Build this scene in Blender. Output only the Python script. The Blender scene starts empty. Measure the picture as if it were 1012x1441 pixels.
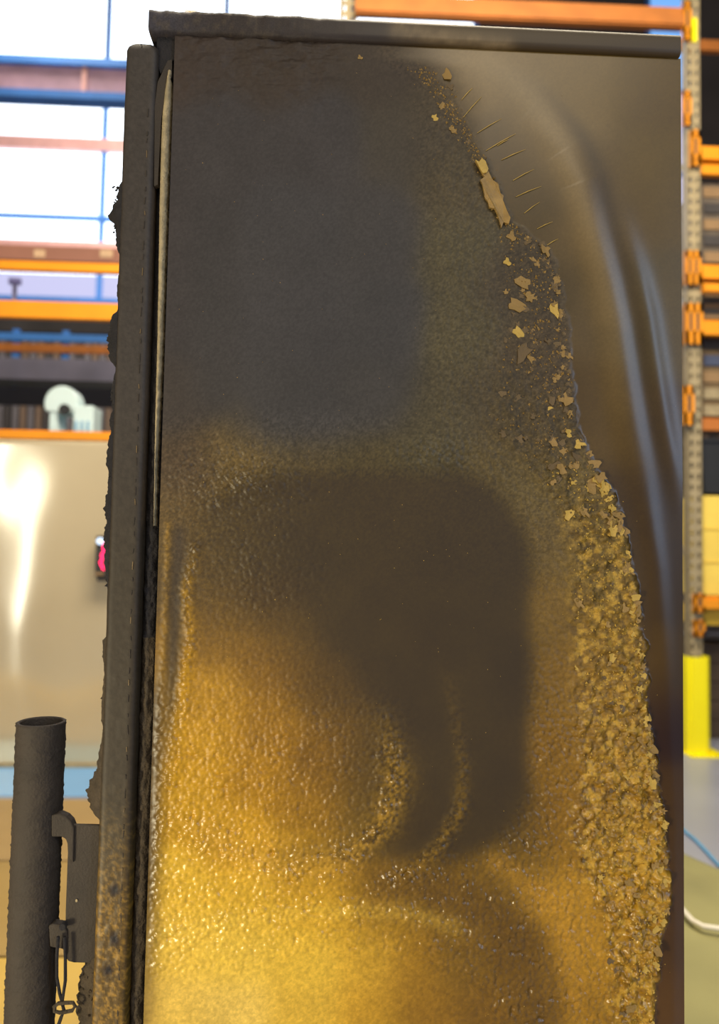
import bpy, math, random
import numpy as np
from mathutils import Vector, Matrix

# ------------------------------------------------------------------ scene, camera, light
sc = bpy.context.scene
C = sc.collection
random.seed(7)
RNG = np.random.default_rng(11)

W_PX, H_PX, F_PX = 1012.0, 1441.0, 1050.0
EYE = Vector((0.0, 0.0, 1.25))
YAW, PITCH, ROLL = math.radians(2.4), math.radians(2.93), math.radians(1.05)
_F = Vector((math.sin(YAW) * math.cos(PITCH), math.cos(YAW) * math.cos(PITCH), math.sin(PITCH)))
_R0 = Vector((math.cos(YAW), -math.sin(YAW), 0.0))
_U0 = _R0.cross(_F)
_R = _R0 * math.cos(ROLL) + _U0 * math.sin(ROLL)
_U = _U0 * math.cos(ROLL) - _R0 * math.sin(ROLL)

cam_data = bpy.data.cameras.new('camera')
cam_data.sensor_fit = 'VERTICAL'
cam_data.sensor_height = 36.0
cam_data.lens = 36.0 * F_PX / H_PX
cam_data.clip_start, cam_data.clip_end = 0.02, 200
cam_data.dof.use_dof = True
cam_data.dof.focus_distance = 1.06
cam_data.dof.aperture_fstop = 2.5
cam = bpy.data.objects.new('camera', cam_data)
cam.matrix_world = Matrix(((_R.x, _U.x, -_F.x, EYE.x), (_R.y, _U.y, -_F.y, EYE.y),
                           (_R.z, _U.z, -_F.z, EYE.z), (0, 0, 0, 1)))
C.objects.link(cam)
sc.camera = cam

vs = sc.view_settings
vs.view_transform = 'Standard'
vs.look = 'None'
vs.exposure = 0.0
vs.gamma = 1.0
vs.use_curve_mapping = False
sc.cycles.use_denoising = True
sc.cycles.max_bounces = 5
sc.cycles.caustics_reflective = False
sc.cycles.caustics_refractive = False
sc.cycles.sample_clamp_indirect = 4.0

world = bpy.data.worlds.new('hall_ambient')
sc.world = world
world.use_nodes = True
world.node_tree.nodes['Background'].inputs[0].default_value = (0.97, 0.92, 0.86, 1)
world.node_tree.nodes['Background'].inputs[1].default_value = 0.36


def area(name, loc, target, sx, sy, power, col):
    d = bpy.data.lights.new(name, 'AREA')
    d.shape = 'RECTANGLE'
    d.size, d.size_y, d.energy, d.color = sx, sy, power, col
    o = bpy.data.objects.new(name, d)
    o.location = loc
    o.rotation_euler = (Vector(target) - Vector(loc)).to_track_quat('-Z', 'Y').to_euler()
    C.objects.link(o)
    return o


# high-bay hall lamps in front and over the rack; the rest are added, unseen lights
area('hall_lamp_front', (0.8, -2.6, 4.6), (0.1, 1.05, 1.2), 2.4, 1.2, 50, (1.0, 0.86, 0.64))
area('hall_lamp_rack', (0.7, 1.7, 5.0), (0.2, 5.0, 1.2), 3.0, 1.4, 380, (1.0, 0.88, 0.66))
area('wall_fill_light', (-1.5, 8.9, 8.0), (-2.5, 12.0, 2.5), 5.0, 1.2, 420, (1.0, 0.92, 0.80))  # unseen light added to brighten the back cladding
area('warm_fill_left', (-1.5, -0.35, 0.45), (-0.3, 1.05, 0.75), 0.35, 0.35, 30, (1.0, 0.88, 0.58))  # unseen warm light added low left for the golden gradient
area('blue_reflection_light', (4.2, -3.4, 2.9), (0.4, 1.05, 1.5), 1.3, 3.6, 95, (0.45, 0.67, 1.0))  # unseen bluish light added for the blue reflection on the panel's ripples
area('white_streak_light', (-4.75, -2.4, 1.7), (-1.8, 4.3, 1.2), 0.20, 3.2, 34, (0.80, 0.90, 1.0))  # unseen narrow light added for the white streak on the sheet
area('yellow_streak_light', (-5.2, -2.4, 2.5), (-1.8, 4.3, 1.7), 0.16, 0.9, 14, (1.0, 0.80, 0.35))  # unseen warm light added for the yellow streak on the sheet


# ------------------------------------------------------------------ helpers
def ray(px, py):
    return _F + _R * ((px - W_PX / 2) / F_PX) + _U * ((H_PX / 2 - py) / F_PX)


def at(px, py, Y):
    d = ray(px, py)
    return EYE + d * (Y / d.y)


def at_z(px, py, z):
    d = ray(px, py)
    return EYE + d * ((z - EYE.z) / d.z)


def project(P):
    """numpy (n,3) -> pixel arrays, used once to lay stains out on the panel's own surface"""
    D = P - np.array(EYE)
    z = D @ np.array(_F)
    return W_PX / 2 + F_PX * (D @ np.array(_R)) / z, H_PX / 2 - F_PX * (D @ np.array(_U)) / z


def lin(c):
    c = np.asarray(c, float) / 255.0
    return np.where(c <= 0.04045, c / 12.92, ((c + 0.055) / 1.055) ** 2.4)


def burnt_albedo(c):
    l = lin(np.clip(c, 0, 255))
    return np.maximum(l - .015, .35 * l)


def rgba(c):
    return tuple(lin(c)) + (1.0,)


def sm(a, b, x):
    t = np.clip((x - a) / (b - a), 0, 1)
    return t * t * (3 - 2 * t)


def vnoise(x, y, seed=0, n=512):
    r = np.random.default_rng(seed).random((n, n))
    xi, yi = np.floor(x).astype(int), np.floor(y).astype(int)
    fx, fy = x - xi, y - yi
    fx, fy = fx * fx * (3 - 2 * fx), fy * fy * (3 - 2 * fy)
    a, b = r[yi % n, xi % n], r[yi % n, (xi + 1) % n]
    c, d = r[(yi + 1) % n, xi % n], r[(yi + 1) % n, (xi + 1) % n]
    return (a * (1 - fx) + b * fx) * (1 - fy) + (c * (1 - fx) + d * fx) * fy


def fbm(x, y, seed=0, octaves=4):
    s, amp, tot = 0, 1.0, 0
    for k in range(octaves):
        s = s + amp * vnoise(x * 2 ** k + 13.7 * k, y * 2 ** k + 5.1 * k, seed + k)
        tot += amp
        amp *= 0.5
    return s / tot


def worley(x, y, seed=0, n=256):
    g = np.random.default_rng(seed)
    jx, jy = g.random((n, n)), g.random((n, n))
    xi, yi = np.floor(x).astype(int), np.floor(y).astype(int)
    best = np.full(x.shape, 9.0)
    for dx in (-1, 0, 1):
        for dy in (-1, 0, 1):
            cx, cy = xi + dx, yi + dy
            d = (cx + jx[cy % n, cx % n] - x) ** 2 + (cy + jy[cy % n, cx % n] - y) ** 2
            best = np.minimum(best, d)
    return np.sqrt(best)


def polydist(x, y, pts):
    """distance to a polyline, and the parameter 0..1 along it"""
    best, tt = np.full(x.shape, 1e9), np.zeros(x.shape)
    n = len(pts) - 1
    for k in range(n):
        (x0, y0), (x1, y1) = pts[k], pts[k + 1]
        dx, dy = x1 - x0, y1 - y0
        t = np.clip(((x - x0) * dx + (y - y0) * dy) / (dx * dx + dy * dy), 0, 1)
        d = np.hypot(x - x0 - t * dx, y - y0 - t * dy)
        m = d < best
        best = np.where(m, d, best)
        tt = np.where(m, (k + t) / n, tt)
    return best, tt


def rbox(x, y, cx, cy, hx, hy, r):
    qx, qy = np.abs(x - cx) - hx + r, np.abs(y - cy) - hy + r
    return np.hypot(np.maximum(qx, 0), np.maximum(qy, 0)) + np.minimum(np.maximum(qx, qy), 0) - r


class MB:
    def __init__(self):
        self.v, self.f, self.sm = [], [], False

    def box(self, x0, x1, y0, y1, z0, z1):
        b = len(self.v)
        self.v += [(x, y, z) for z in (z0, z1) for x, y in ((x0, y0), (x1, y0), (x1, y1), (x0, y1))]
        self.f += [tuple(b + i for i in q) for q in
                   ((3, 2, 1, 0), (4, 5, 6, 7), (0, 1, 5, 4), (1, 2, 6, 5), (2, 3, 7, 6), (3, 0, 4, 7))]
        return self

    def bar(self, a, b, w, h):
        """box beam of section w (horizontal) x h (vertical) from a to b"""
        a, b = Vector(a), Vector(b)
        d = (b - a).normalized()
        up = Vector((0, 0, 1)) if abs(d.z) < 0.9 else Vector((0, 1, 0))
        s = d.cross(up).normalized()
        u = s.cross(d)
        k = len(self.v)
        for p in (a, b):
            for i, j in ((-1, -1), (1, -1), (1, 1), (-1, 1)):
                self.v.append(tuple(p + s * (i * w / 2) + u * (j * h / 2)))
        self.f += [tuple(k + i for i in q) for q in
                   ((0, 1, 2, 3), (7, 6, 5, 4), (0, 4, 5, 1), (1, 5, 6, 2), (2, 6, 7, 3), (3, 7, 4, 0))]
        return self

    def prism(self, poly, axis, a0, a1):
        """extrude a closed 2-D polygon along an axis (0,1,2)"""
        b, n = len(self.v), len(poly)
        for a in (a0, a1):
            for p, q in poly:
                c = [p, q]
                c.insert(axis, a)
                self.v.append(tuple(c))
        self.f.append(tuple(range(b + n - 1, b - 1, -1)))
        self.f.append(tuple(range(b + n, b + 2 * n)))
        for i in range(n):
            j = (i + 1) % n
            self.f.append((b + i, b + j, b + n + j, b + n + i))
        return self

    def tube(self, pts, r, n=10, cap=True):
        pts = [Vector(p) for p in pts]
        b = len(self.v)
        m = len(pts)
        ref = Vector((0.13, 0.21, 0.97))
        for i, p in enumerate(pts):
            d = (pts[min(i + 1, m - 1)] - pts[max(i - 1, 0)]).normalized()
            if abs(d.dot(ref)) > 0.98:
                ref = Vector((1, 0.1, 0))
            s = d.cross(ref).normalized()
            u = s.cross(d)
            rr = r[i] if hasattr(r, '__len__') else r
            for k in range(n):
                a = 2 * math.pi * k / n
                self.v.append(tuple(p + s * (rr * math.cos(a)) + u * (rr * math.sin(a))))
        for i in range(m - 1):
            for k in range(n):
                k2 = (k + 1) % n
                self.f.append((b + i * n + k, b + i * n + k2, b + (i + 1) * n + k2, b + (i + 1) * n + k))
        if cap:
            self.f.append(tuple(range(b + n - 1, b - 1, -1)))
            self.f.append(tuple(range(b + (m - 1) * n, b + m * n)))
        self.sm = True
        return self

    def build(self, name, mat, parent=None, smooth=None, bevel=0.0):
        me = bpy.data.meshes.new(name)
        me.from_pydata(self.v, [], self.f)
        me.materials.append(mat)
        if self.sm if smooth is None else smooth:
            me.shade_smooth()
            me.set_sharp_from_angle(angle=math.radians(40))
        o = bpy.data.objects.new(name, me)
        C.objects.link(o)
        if parent is not None:
            o.parent = parent
        if bevel:
            m = o.modifiers.new('bevel', 'BEVEL')
            m.width, m.segments, m.limit_method = bevel, 2, 'ANGLE'
        return o


def grid_mesh(name, P, mat, parent=None, cols=None, attrs=None, wrap=False):
    """P: (rows, cols, 3) -> smooth grid mesh with optional colour / float attributes"""
    r, c = P.shape[:2]
    idx = np.arange(r * c).reshape(r, c)
    if wrap:
        idx = np.concatenate([idx, idx[:, :1]], 1)
    q = np.stack([idx[:-1, :-1], idx[:-1, 1:], idx[1:, 1:], idx[1:, :-1]], -1).reshape(-1, 4)
    me = bpy.data.meshes.new(name)
    me.vertices.add(r * c)
    me.vertices.foreach_set('co', P.reshape(-1).astype(np.float32))
    me.loops.add(q.size)
    me.loops.foreach_set('vertex_index', q.reshape(-1).astype(np.int32))
    me.polygons.add(len(q))
    me.polygons.foreach_set('loop_start', np.arange(0, q.size, 4, dtype=np.int32))
    me.update(calc_edges=True)
    me.polygons.foreach_set('use_smooth', np.ones(len(q), bool))
    me.materials.append(mat)
    if cols is not None:
        a = me.color_attributes.new('stain', 'FLOAT_COLOR', 'POINT')
        full = np.ones((r * c, 4), np.float32)
        full[:, :3] = cols.reshape(-1, 3)
        a.data.foreach_set('color', full.reshape(-1))
    for k, v in (attrs or {}).items():
        a = me.attributes.new(k, 'FLOAT', 'POINT')
        a.data.foreach_set('value', v.reshape(-1).astype(np.float32))
    me.validate()
    o = bpy.data.objects.new(name, me)
    C.objects.link(o)
    if parent is not None:
        o.parent = parent
    return o


def empty(name, loc=(0, 0, 0)):
    o = bpy.data.objects.new(name, None)
    C.objects.link(o)
    o.empty_display_size = 0.05
    o.location = loc
    return o


class Root:
    """an Empty at a thing's base; children are built in world space and re-based"""
    def __init__(self, name, base, label=None, cat=None, group=None, kind=None):
        self.o = empty(name, base)
        tag(self.o, label, cat, group, kind)
        self.base = Vector(base)

    def own(self, o):
        o.parent = self.o
        o.matrix_parent_inverse = Matrix.Translation(-self.base)
        return o


def sub(o, parent):
    o.parent = parent
    return o


def tag(o, label=None, cat=None, group=None, kind=None):
    for k, v in (('label', label), ('category', cat), ('group', group), ('kind', kind)):
        if v:
            o[k] = v
    return o


# ------------------------------------------------------------------ materials
def mat(name, col, rough=0.6, metal=0.0, var=0.12, scale=8.0, bump=0.0, bscale=60.0, emit=None, estr=0.0, spec=0.5):
    m = bpy.data.materials.new(name)
    m.use_nodes = True
    nt = m.node_tree
    b = nt.nodes['Principled BSDF']
    b.inputs['Roughness'].default_value = rough
    b.inputs['Metallic'].default_value = metal
    b.inputs['Specular IOR Level'].default_value = spec
    tc = nt.nodes.new('ShaderNodeTexCoord')
    nz = nt.nodes.new('ShaderNodeTexNoise')
    nz.inputs['Scale'].default_value = scale
    nz.inputs['Detail'].default_value = 4
    nt.links.new(tc.outputs['Object'], nz.inputs['Vector'])
    mx = nt.nodes.new('ShaderNodeMix')
    mx.data_type = 'RGBA'
    c = np.array(lin(col))
    mx.inputs['A'].default_value = tuple(np.clip(c * (1 - 2 * var), 0, 1)) + (1,)
    mx.inputs['B'].default_value = tuple(np.clip(c * (1 + 2 * var), 0, 1)) + (1,)
    nt.links.new(nz.outputs['Fac'], mx.inputs['Factor'])
    nt.links.new(mx.outputs['Result'], b.inputs['Base Color'])
    if bump:
        n2 = nt.nodes.new('ShaderNodeTexNoise')
        n2.inputs['Scale'].default_value = bscale
        n2.inputs['Detail'].default_value = 3
        nt.links.new(tc.outputs['Object'], n2.inputs['Vector'])
        bp = nt.nodes.new('ShaderNodeBump')
        bp.inputs['Strength'].default_value = bump
        bp.inputs['Distance'].default_value = 0.004
        nt.links.new(n2.outputs['Fac'], bp.inputs['Height'])
        nt.links.new(bp.outputs['Normal'], b.inputs['Normal'])
    if emit is not None:
        b.inputs['Emission Color'].default_value = rgba(emit)
        b.inputs['Emission Strength'].default_value = estr
    return m


def stain_mat(name, rough=0.5, bscale=420.0, bstr=0.35, spec=0.5):
    """burnt paint: stain colour and gloss come from the surface's own attributes"""
    m = bpy.data.materials.new(name)
    m.use_nodes = True
    nt = m.node_tree
    b = nt.nodes['Principled BSDF']
    b.inputs['Specular IOR Level'].default_value = spec
    at_c = nt.nodes.new('ShaderNodeAttribute')
    at_c.attribute_name = 'stain'
    at_g = nt.nodes.new('ShaderNodeAttribute')
    at_g.attribute_name = 'grain'
    at_r = nt.nodes.new('ShaderNodeAttribute')
    at_r.attribute_name = 'gloss'
    tc = nt.nodes.new('ShaderNodeTexCoord')
    n1 = nt.nodes.new('ShaderNodeTexNoise')
    n1.inputs['Scale'].default_value = bscale
    n1.inputs['Detail'].default_value = 3
    nt.links.new(tc.outputs['Object'], n1.inputs['Vector'])
    # fine speckle of the colour, stronger where the coating is grainy
    mr = nt.nodes.new('ShaderNodeMapRange')
    mr.inputs['From Min'].default_value, mr.inputs['From Max'].default_value = 0.3, 0.7
    mr.inputs['To Min'].default_value, mr.inputs['To Max'].default_value = -0.5, 0.5
    nt.links.new(n1.outputs['Fac'], mr.inputs['Value'])
    ml = nt.nodes.new('ShaderNodeMath')
    ml.operation = 'MULTIPLY_ADD'
    nt.links.new(mr.outputs['Result'], ml.inputs[0])
    nt.links.new(at_g.outputs['Fac'], ml.inputs[1])
    ml.inputs[2].default_value = 1.0
    vm = nt.nodes.new('ShaderNodeVectorMath')
    vm.operation = 'SCALE'
    nt.links.new(at_c.outputs['Color'], vm.inputs[0])
    nt.links.new(ml.outputs[0], vm.inputs['Scale'])
    nt.links.new(vm.outputs[0], b.inputs['Base Color'])
    nt.links.new(at_r.outputs['Fac'], b.inputs['Roughness'])
    bp = nt.nodes.new('ShaderNodeBump')
    bp.inputs['Distance'].default_value = 0.0015
    mb = nt.nodes.new('ShaderNodeMath')
    mb.operation = 'MULTIPLY'
    nt.links.new(at_g.outputs['Fac'], mb.inputs[0])
    mb.inputs[1].default_value = bstr
    nt.links.new(mb.outputs[0], bp.inputs['Strength'])
    nt.links.new(n1.outputs['Fac'], bp.inputs['Height'])
    nt.links.new(bp.outputs['Normal'], b.inputs['Normal'])
    return m


def glow(name, col, strength):
    m = bpy.data.materials.new(name)
    m.use_nodes = True
    nt = m.node_tree
    b = nt.nodes['Principled BSDF']
    b.inputs['Base Color'].default_value = (0.05, 0.05, 0.05, 1)
    b.inputs['Roughness'].default_value = 0.2
    b.inputs['Emission Color'].default_value = rgba(col)
    b.inputs['Emission Strength'].default_value = strength
    return m


M = dict(
    burnt=stain_mat('burnt_paint'),
    char=mat('char', (40, 36, 36), 0.95, var=0.3, scale=60, bump=0.8, bscale=220),
    char_brown=mat('char_brown', (74, 62, 46), 0.95, var=0.35, scale=70, bump=0.8, bscale=260),
    soot_steel=mat('soot_steel', (60, 50, 39), 0.75, var=0.2, scale=22, bump=0.35, bscale=300),
    dark_gap=mat('dark_gap', (26, 26, 30), 0.9),
    pale=mat('pale_insulation', (176, 156, 118), 0.85, var=0.3, scale=70, bump=0.6, bscale=260),
    flake_gold=mat('flake_gold', (206, 168, 76), 0.5, var=0.25, scale=60, bump=0.3, bscale=300),
    flake_tan=mat('flake_tan', (160, 126, 66), 0.5, var=0.25, scale=60, bump=0.3, bscale=300),
    flake_brown=mat('flake_brown', (112, 90, 56), 0.55, var=0.25, scale=60, bump=0.3, bscale=300),
    orange=mat('orange_paint', (232, 146, 10), 0.5, var=0.1, scale=5),
    orange_old=mat('faded_orange_paint', (176, 104, 40), 0.6, var=0.2, scale=5),
    glare_brown=mat('brown_paint_and_glare', (158, 108, 90), 0.6, var=0.1, scale=4),  # rear beam's brown, turned pink by painted window glare
    dim_blue=mat('dim_blue_wrap', (62, 70, 96), 0.6),
    salmon=mat('salmon_paint', (236, 178, 170), 0.6),
    rose=mat('rose_paint_and_glare', (188, 150, 164), 0.6, var=0.2, scale=4),  # girder web, its rose lightened by painted window glare
    blue_glare_steel=mat('blue_paint_and_glare', (70, 132, 212), 0.55, var=0.12, scale=4),  # blue rail paint; on window frames and girder it carries painted daylight glare
    galv=mat('galvanised_steel', (160, 144, 112), 0.5, metal=0.1, var=0.2, scale=20),
    yellow=mat('safety_yellow', (255, 236, 0), 0.45, var=0.03),
    wood=mat('pale_board', (246, 206, 92), 0.65, var=0.12, scale=6),
    black=mat('black_plastic', (34, 34, 36), 0.5),
    dark=mat('dark_clutter', (60, 56, 56), 0.8, var=0.3, scale=4),
    cardboard=mat('cardboard', (140, 112, 80), 0.85, var=0.15),
    white_metal=mat('white_enamel', (206, 226, 228), 0.4, var=0.04),
    cable_blue=mat('blue_cable_sheath', (90, 150, 190), 0.5),
    cable_white=mat('white_hose_rubber', (222, 214, 196), 0.5),
    led_red=glow('red_led', (255, 20, 90), 5.0),
    led_white=glow('white_lamp', (210, 230, 255), 2.0),
    sky=glow('daylight_pane', (232, 243, 255), 3.2),
    sky_low=glow('hazy_pane', (206, 206, 246), 0.95),
    sky_blue=glow('blue_pane', (120, 182, 255), 1.0),
)

# ------------------------------------------------------------------ floor, walls, windows
# floor: concrete slab
fl = MB().box(-9, 9, -6, 13, -0.1, 0.0).build('floor', mat('concrete', (140, 142, 156), 0.35, var=0.12, scale=1.6, bump=0.05, bscale=9))
tag(fl, kind='structure')
# blue floor band along the sheet screen: daylight painted on as colour
y_far, y_near = at_z(60, 1066, 0.0).y, at_z(60, 1121, 0.0).y
ln = MB().box(-4.6, 0.3, y_near, y_far, 0.0, 0.003).build('trim_1', mat('daylight_on_floor', (120, 178, 236), 0.3, var=0.08, scale=1.5))
tag(ln, kind='structure', label='light blue daylight painted on the floor before the metal screen')

WALL_Y = 12.0
# back wall: lower dark cladding, ribs are pieces of the wall
z_sill = at(100, 424, WALL_Y).z
wb = MB()
wb.box(-13, 13, WALL_Y + 0.1, WALL_Y + 0.3, 0, z_sill)
wb.box(-13, 13, WALL_Y + 0.1, WALL_Y + 0.3, 12.2, 13.0)
wall = wb.build('wall_back', mat('dark_cladding', (86, 78, 76), 0.8, var=0.25, scale=1.5))
tag(wall, kind='structure')
ribm = [mat('cladding_rib_%s' % n, c, 0.75, var=0.2, scale=2) for n, c in
        (('grey', (112, 106, 108)), ('brown', (122, 100, 82)), ('dark', (70, 64, 62)))]
for a, b in ((-60, 172), (980, 1060)):
    for i, px in enumerate(np.arange(a, b, 11)):
        x0 = at(px, 570, WALL_Y).x
        x1 = at(px + 7, 570, WALL_Y).x
        r = MB().box(x0, x1, WALL_Y + 0.02, WALL_Y + 0.1, 0.3, z_sill - 0.1).build('cladding_rib', ribm[(i * 7 + i // 3) % 3], wall)
tag(MB().box(-9, -8.8, -6, 12.1, 0, 13).build('wall_left', M['dark']), kind='structure')
tag(MB().box(8.8, 9, -6, 12.1, 0, 13).build('wall_right', M['dark']), kind='structure')

# window_1: gridded daylight window, every pane its own piece
win = Root('window_1', (0, WALL_Y, z_sill), kind='structure', label='large gridded warehouse window, blown out by daylight')


def wx(px, py=200):
    return at(px, py, WALL_Y).x


def wz(py, px=80):
    return at(px, py, WALL_Y).z


cols = [wx(-182), wx(-15), wx(147), wx(314), wx(490), wx(668)]
rows = [wz(422), wz(374), wz(345), wz(306), wz(203), wz(118), wz(-60), wz(-250)]
for ci in range(len(cols) - 1):
    for ri in range(len(rows) - 1):
        x0, x1, z0, z1 = cols[ci], cols[ci + 1], rows[ri], rows[ri + 1]
        g = 0.028
        if ri == 1:
            continue
        m = M['sky_low'] if ri == 0 else M['sky']
        poly, rr = [], min(0.07, (z1 - z0) / 4)
        for cx, cz, a0 in ((x1 - g - rr, z1 - g - rr, 0), (x0 + g + rr, z1 - g - rr, 90), (x0 + g + rr, z0 + g + rr, 180), (x1 - g - rr, z0 + g + rr, 270)):
            for k in range(4):
                a = math.radians(a0 + 30 * k)
                poly.append((cx + rr * math.cos(a), cz + rr * math.sin(a)))
        win.own(MB().prism(poly, 1, WALL_Y + 0.04, WALL_Y + 0.055).build('pane', m))
        if ri == 0:
            win.own(MB().box(x0 + g, x1 - g, WALL_Y + 0.02, WALL_Y + 0.04, z1 - 0.12, z1 - 0.03).build('pane', M['sky']))
for x in cols:
    win.own(MB().box(x - 0.042, x + 0.042, WALL_Y - 0.02, WALL_Y + 0.07, rows[0], rows[-1]).build('mullion', M['blue_glare_steel']))
for z, m, h in zip(rows, ('blue_glare_steel', 'blue_glare_steel', 'salmon', 'blue_glare_steel', 'salmon', 'blue_glare_steel', 'blue_glare_steel', 'blue_glare_steel'),
                   (0.04, 0.04, 0.06, 0.035, 0.10, 0.05, 0.05, 0.05)):
    win.own(MB().box(cols[0], cols[-1], WALL_Y - 0.05, WALL_Y + 0.06, z - h, z + h).build('transom', M[m]))
# window_2: narrow bluish window seen between cabinet and rack upright
w2 = Root('window_2', (wx(955), WALL_Y, 4.0), kind='structure', label='narrow bluish window beside the rack upright')
zz = [wz(352, 960), wz(245, 960), wz(130, 960), wz(20, 960), wz(-90, 960)]
for k in range(4):
    w2.own(MB().box(wx(915), wx(966.5), WALL_Y + 0.04, WALL_Y + 0.055, zz[k] + 0.03, zz[k + 1] - 0.03).build('pane', M['sky_low'] if k < 2 else M['sky_blue']))
for z in zz:
    w2.own(MB().box(wx(913), wx(968), WALL_Y - 0.02, WALL_Y + 0.06, z - 0.03, z + 0.03).build('transom', M['blue_glare_steel']))
for px in (913, 968):
    w2.own(MB().box(wx(px) - 0.02, wx(px) + 0.02, WALL_Y - 0.03, WALL_Y + 0.07, zz[0], zz[-1]).build('mullion', M['blue_glare_steel']))
# upper back wall right of the windows
uw = MB().box(wx(672), wx(912), WALL_Y + 0.08, WALL_Y + 0.28, z_sill, 12.2)
uw.box(wx(970), 13, WALL_Y + 0.08, WALL_Y + 0.28, z_sill, 12.2)
tag(uw.build('wall_back_upper', mat('brown_cladding', (70, 62, 58), 0.8, var=0.4, scale=0.8)), kind='structure')


# ------------------------------------------------------------------ crane girder across the window
g0, g1 = at(-120, 111, 8.5), at(330, 111, 8.5)
gz = at(80, 114, 8.5).z
gir = Root('crane_girder', (g0.x - 1.5, 8.5, gz - 0.25), 'crane girder crossing the left window, rose and blue with painted glare', 'girder')
gir.own(MB().box(-8.74, 3.1, 8.48, 8.52, gz - 0.16, gz + 0.16).build('web', M['rose']))
for s in (-1, 1):
    gir.own(MB().box(-8.74, 3.1, 8.42, 8.60, gz + s * 0.20 - 0.045, gz + s * 0.20 + 0.045).build('flange', M['blue_glare_steel']))
gir.own(MB().box(2.85, 3.05, 8.42, 8.6, 0, gz - 0.245).build('column', M['blue_glare_steel']))
for px in (120, -60, 300):
    x = at(px, 114, 8.5).x
    gir.own(MB().box(x - 0.025, x + 0.025, 8.45, 8.5, gz - 0.15, gz + 0.15).build('stiffener', M['salmon']))


# ------------------------------------------------------------------ mezzanine behind the left rack
MZ = 7.0


def mzz(py):
    return at(80, py, MZ).z


mz = Root('mezzanine', (-4, MZ, 0), 'grey mezzanine deck with blue handrail behind the left rack', 'mezzanine')
xa, xb = -7.5, 0.6
mz.own(MB().box(xa, xb, MZ, MZ + 1.0, mzz(545), mzz(535)).build('edge_beam', M['black']))
mz.own(MB().box(xa, xb, MZ + 0.05, MZ + 0.09, mzz(534), mzz(503)).build('kick_panel', mat('grey_panel', (124, 120, 138), 0.6, var=0.2, scale=3)))
mz.own(MB().box(xa, xb, MZ + 0.02, MZ + 0.06, mzz(495), mzz(484)).build('knee_rail', M['orange_old']))
mz.own(MB().box(xa, xb, MZ + 0.02, MZ + 0.06, mzz(479), mzz(469)).build('handrail', M['blue_glare_steel']))
for px in (17, 88, -80, 160, 260):
    x = at(px, 500, MZ).x
    mz.own(MB().box(x - 0.03, x + 0.03, MZ + 0.06, MZ + 0.10, mzz(545), mzz(462)).build('rail_post', M['blue_glare_steel']))
for x in (xa + 0.1, xb - 0.1):
    mz.own(MB().box(x - 0.08, x + 0.08, MZ + 0.4, MZ + 0.56, 0, mzz(545)).build('column', M['black']))
mz.own(MB().box(xa, xb, MZ + 0.5, MZ + 0.6, at(80, 468, MZ + .5).z, at(80, 440, MZ + .5).z).build('dark_soffit', M['dark']))
for z in (mzz(470),):
    for x in (xa + 0.1, xb - 0.1):
        mz.own(MB().box(x - 0.05, x + 0.05, MZ + 0.45, MZ + 0.6, mzz(545), at(80, 440, MZ + .5).z).build('soffit_post', M['dark']))


# ------------------------------------------------------------------ pallet racks
def beam_poly(y, z, w, h):
    return [(y, z), (y + w, z), (y + w, z + h), (y + w * 0.55, z + h), (y + w * 0.55, z + h * 0.72), (y, z + h * 0.72)]


def upright(root, x, y, w, d, h, holes=True, z1=None):
    """perforated C-section rack column: front web with two rows of slots, two flanges, two lips"""
    mb = MB()
    t = 0.004
    pitch = 0.075
    xs = [x, x + 0.16 * w, x + 0.34 * w, x + 0.66 * w, x + 0.84 * w, x + w]
    n = int(h / pitch)
    for a, b in ((0, 1), (2, 3), (4, 5)):
        mb.box(xs[a], xs[b], y, y + t, 0, h)
    for k in range(n + 1):
        z = k * pitch
        zt = min(z + pitch * 0.5, h)
        mb.box(xs[1], xs[2], y, y + t, z, zt)
        mb.box(xs[3], xs[4], y, y + t, z, zt)
    mb.box(x, x + t, y, y + d, 0, h)
    mb.box(x + w - t, x + w, y, y + d, 0, h)
    mb.box(x, x + 0.25 * w, y + d - t, y + d, 0, h)
    mb.box(x + 0.75 * w, x + w, y + d - t, y + d, 0, h)
    mb.box(x - 0.02, x + w + 0.02, y - 0.02, y + d + 0.02, 0, 0.008)
    return root.own(mb.build('upright', M['galv']))


def connector(root, x0, x1, y, z0, z1, m='orange', slots=2):
    """beam end plate with slots cut through, hooks and a safety pin"""
    mb = MB()
    w, h = x1 - x0, z1 - z0
    if slots == 2:
        for a, b in ((0, .2), (.4, .6), (.8, 1)):
            mb.box(x0 + a * w, x0 + b * w, y - .006, y, z0, z1)
    else:
        for a, b in ((0, .3), (.7, 1)):
            mb.box(x0 + a * w, x0 + b * w, y - .006, y, z0, z1)
    for a, b in ((0, .32), (.78, 1)):
        mb.box(x0, x1, y - .006, y, z0 + a * h, z0 + b * h)
    mb.box(x0, x0 + .004, y - .006, y + .03, z0, z1)
    o = root.own(mb.build('beam_connector', M[m]))
    bk = root.own(MB().box(x0 + .1 * w, x0 + .9 * w, y + 0.0005, y + .003, z0 + .1 * h, z0 + .9 * h).build('slot_backing', M['dark']))
    for k in range(2):
        zc = z0 + h * (0.16 + 0.72 * k)
        root.own(MB().tube([(x0 + w / 2, y - .012, zc), (x0 + w / 2, y - .005, zc)], .007, 8).build('bolt', M['orange_old']))
    return o


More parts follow.
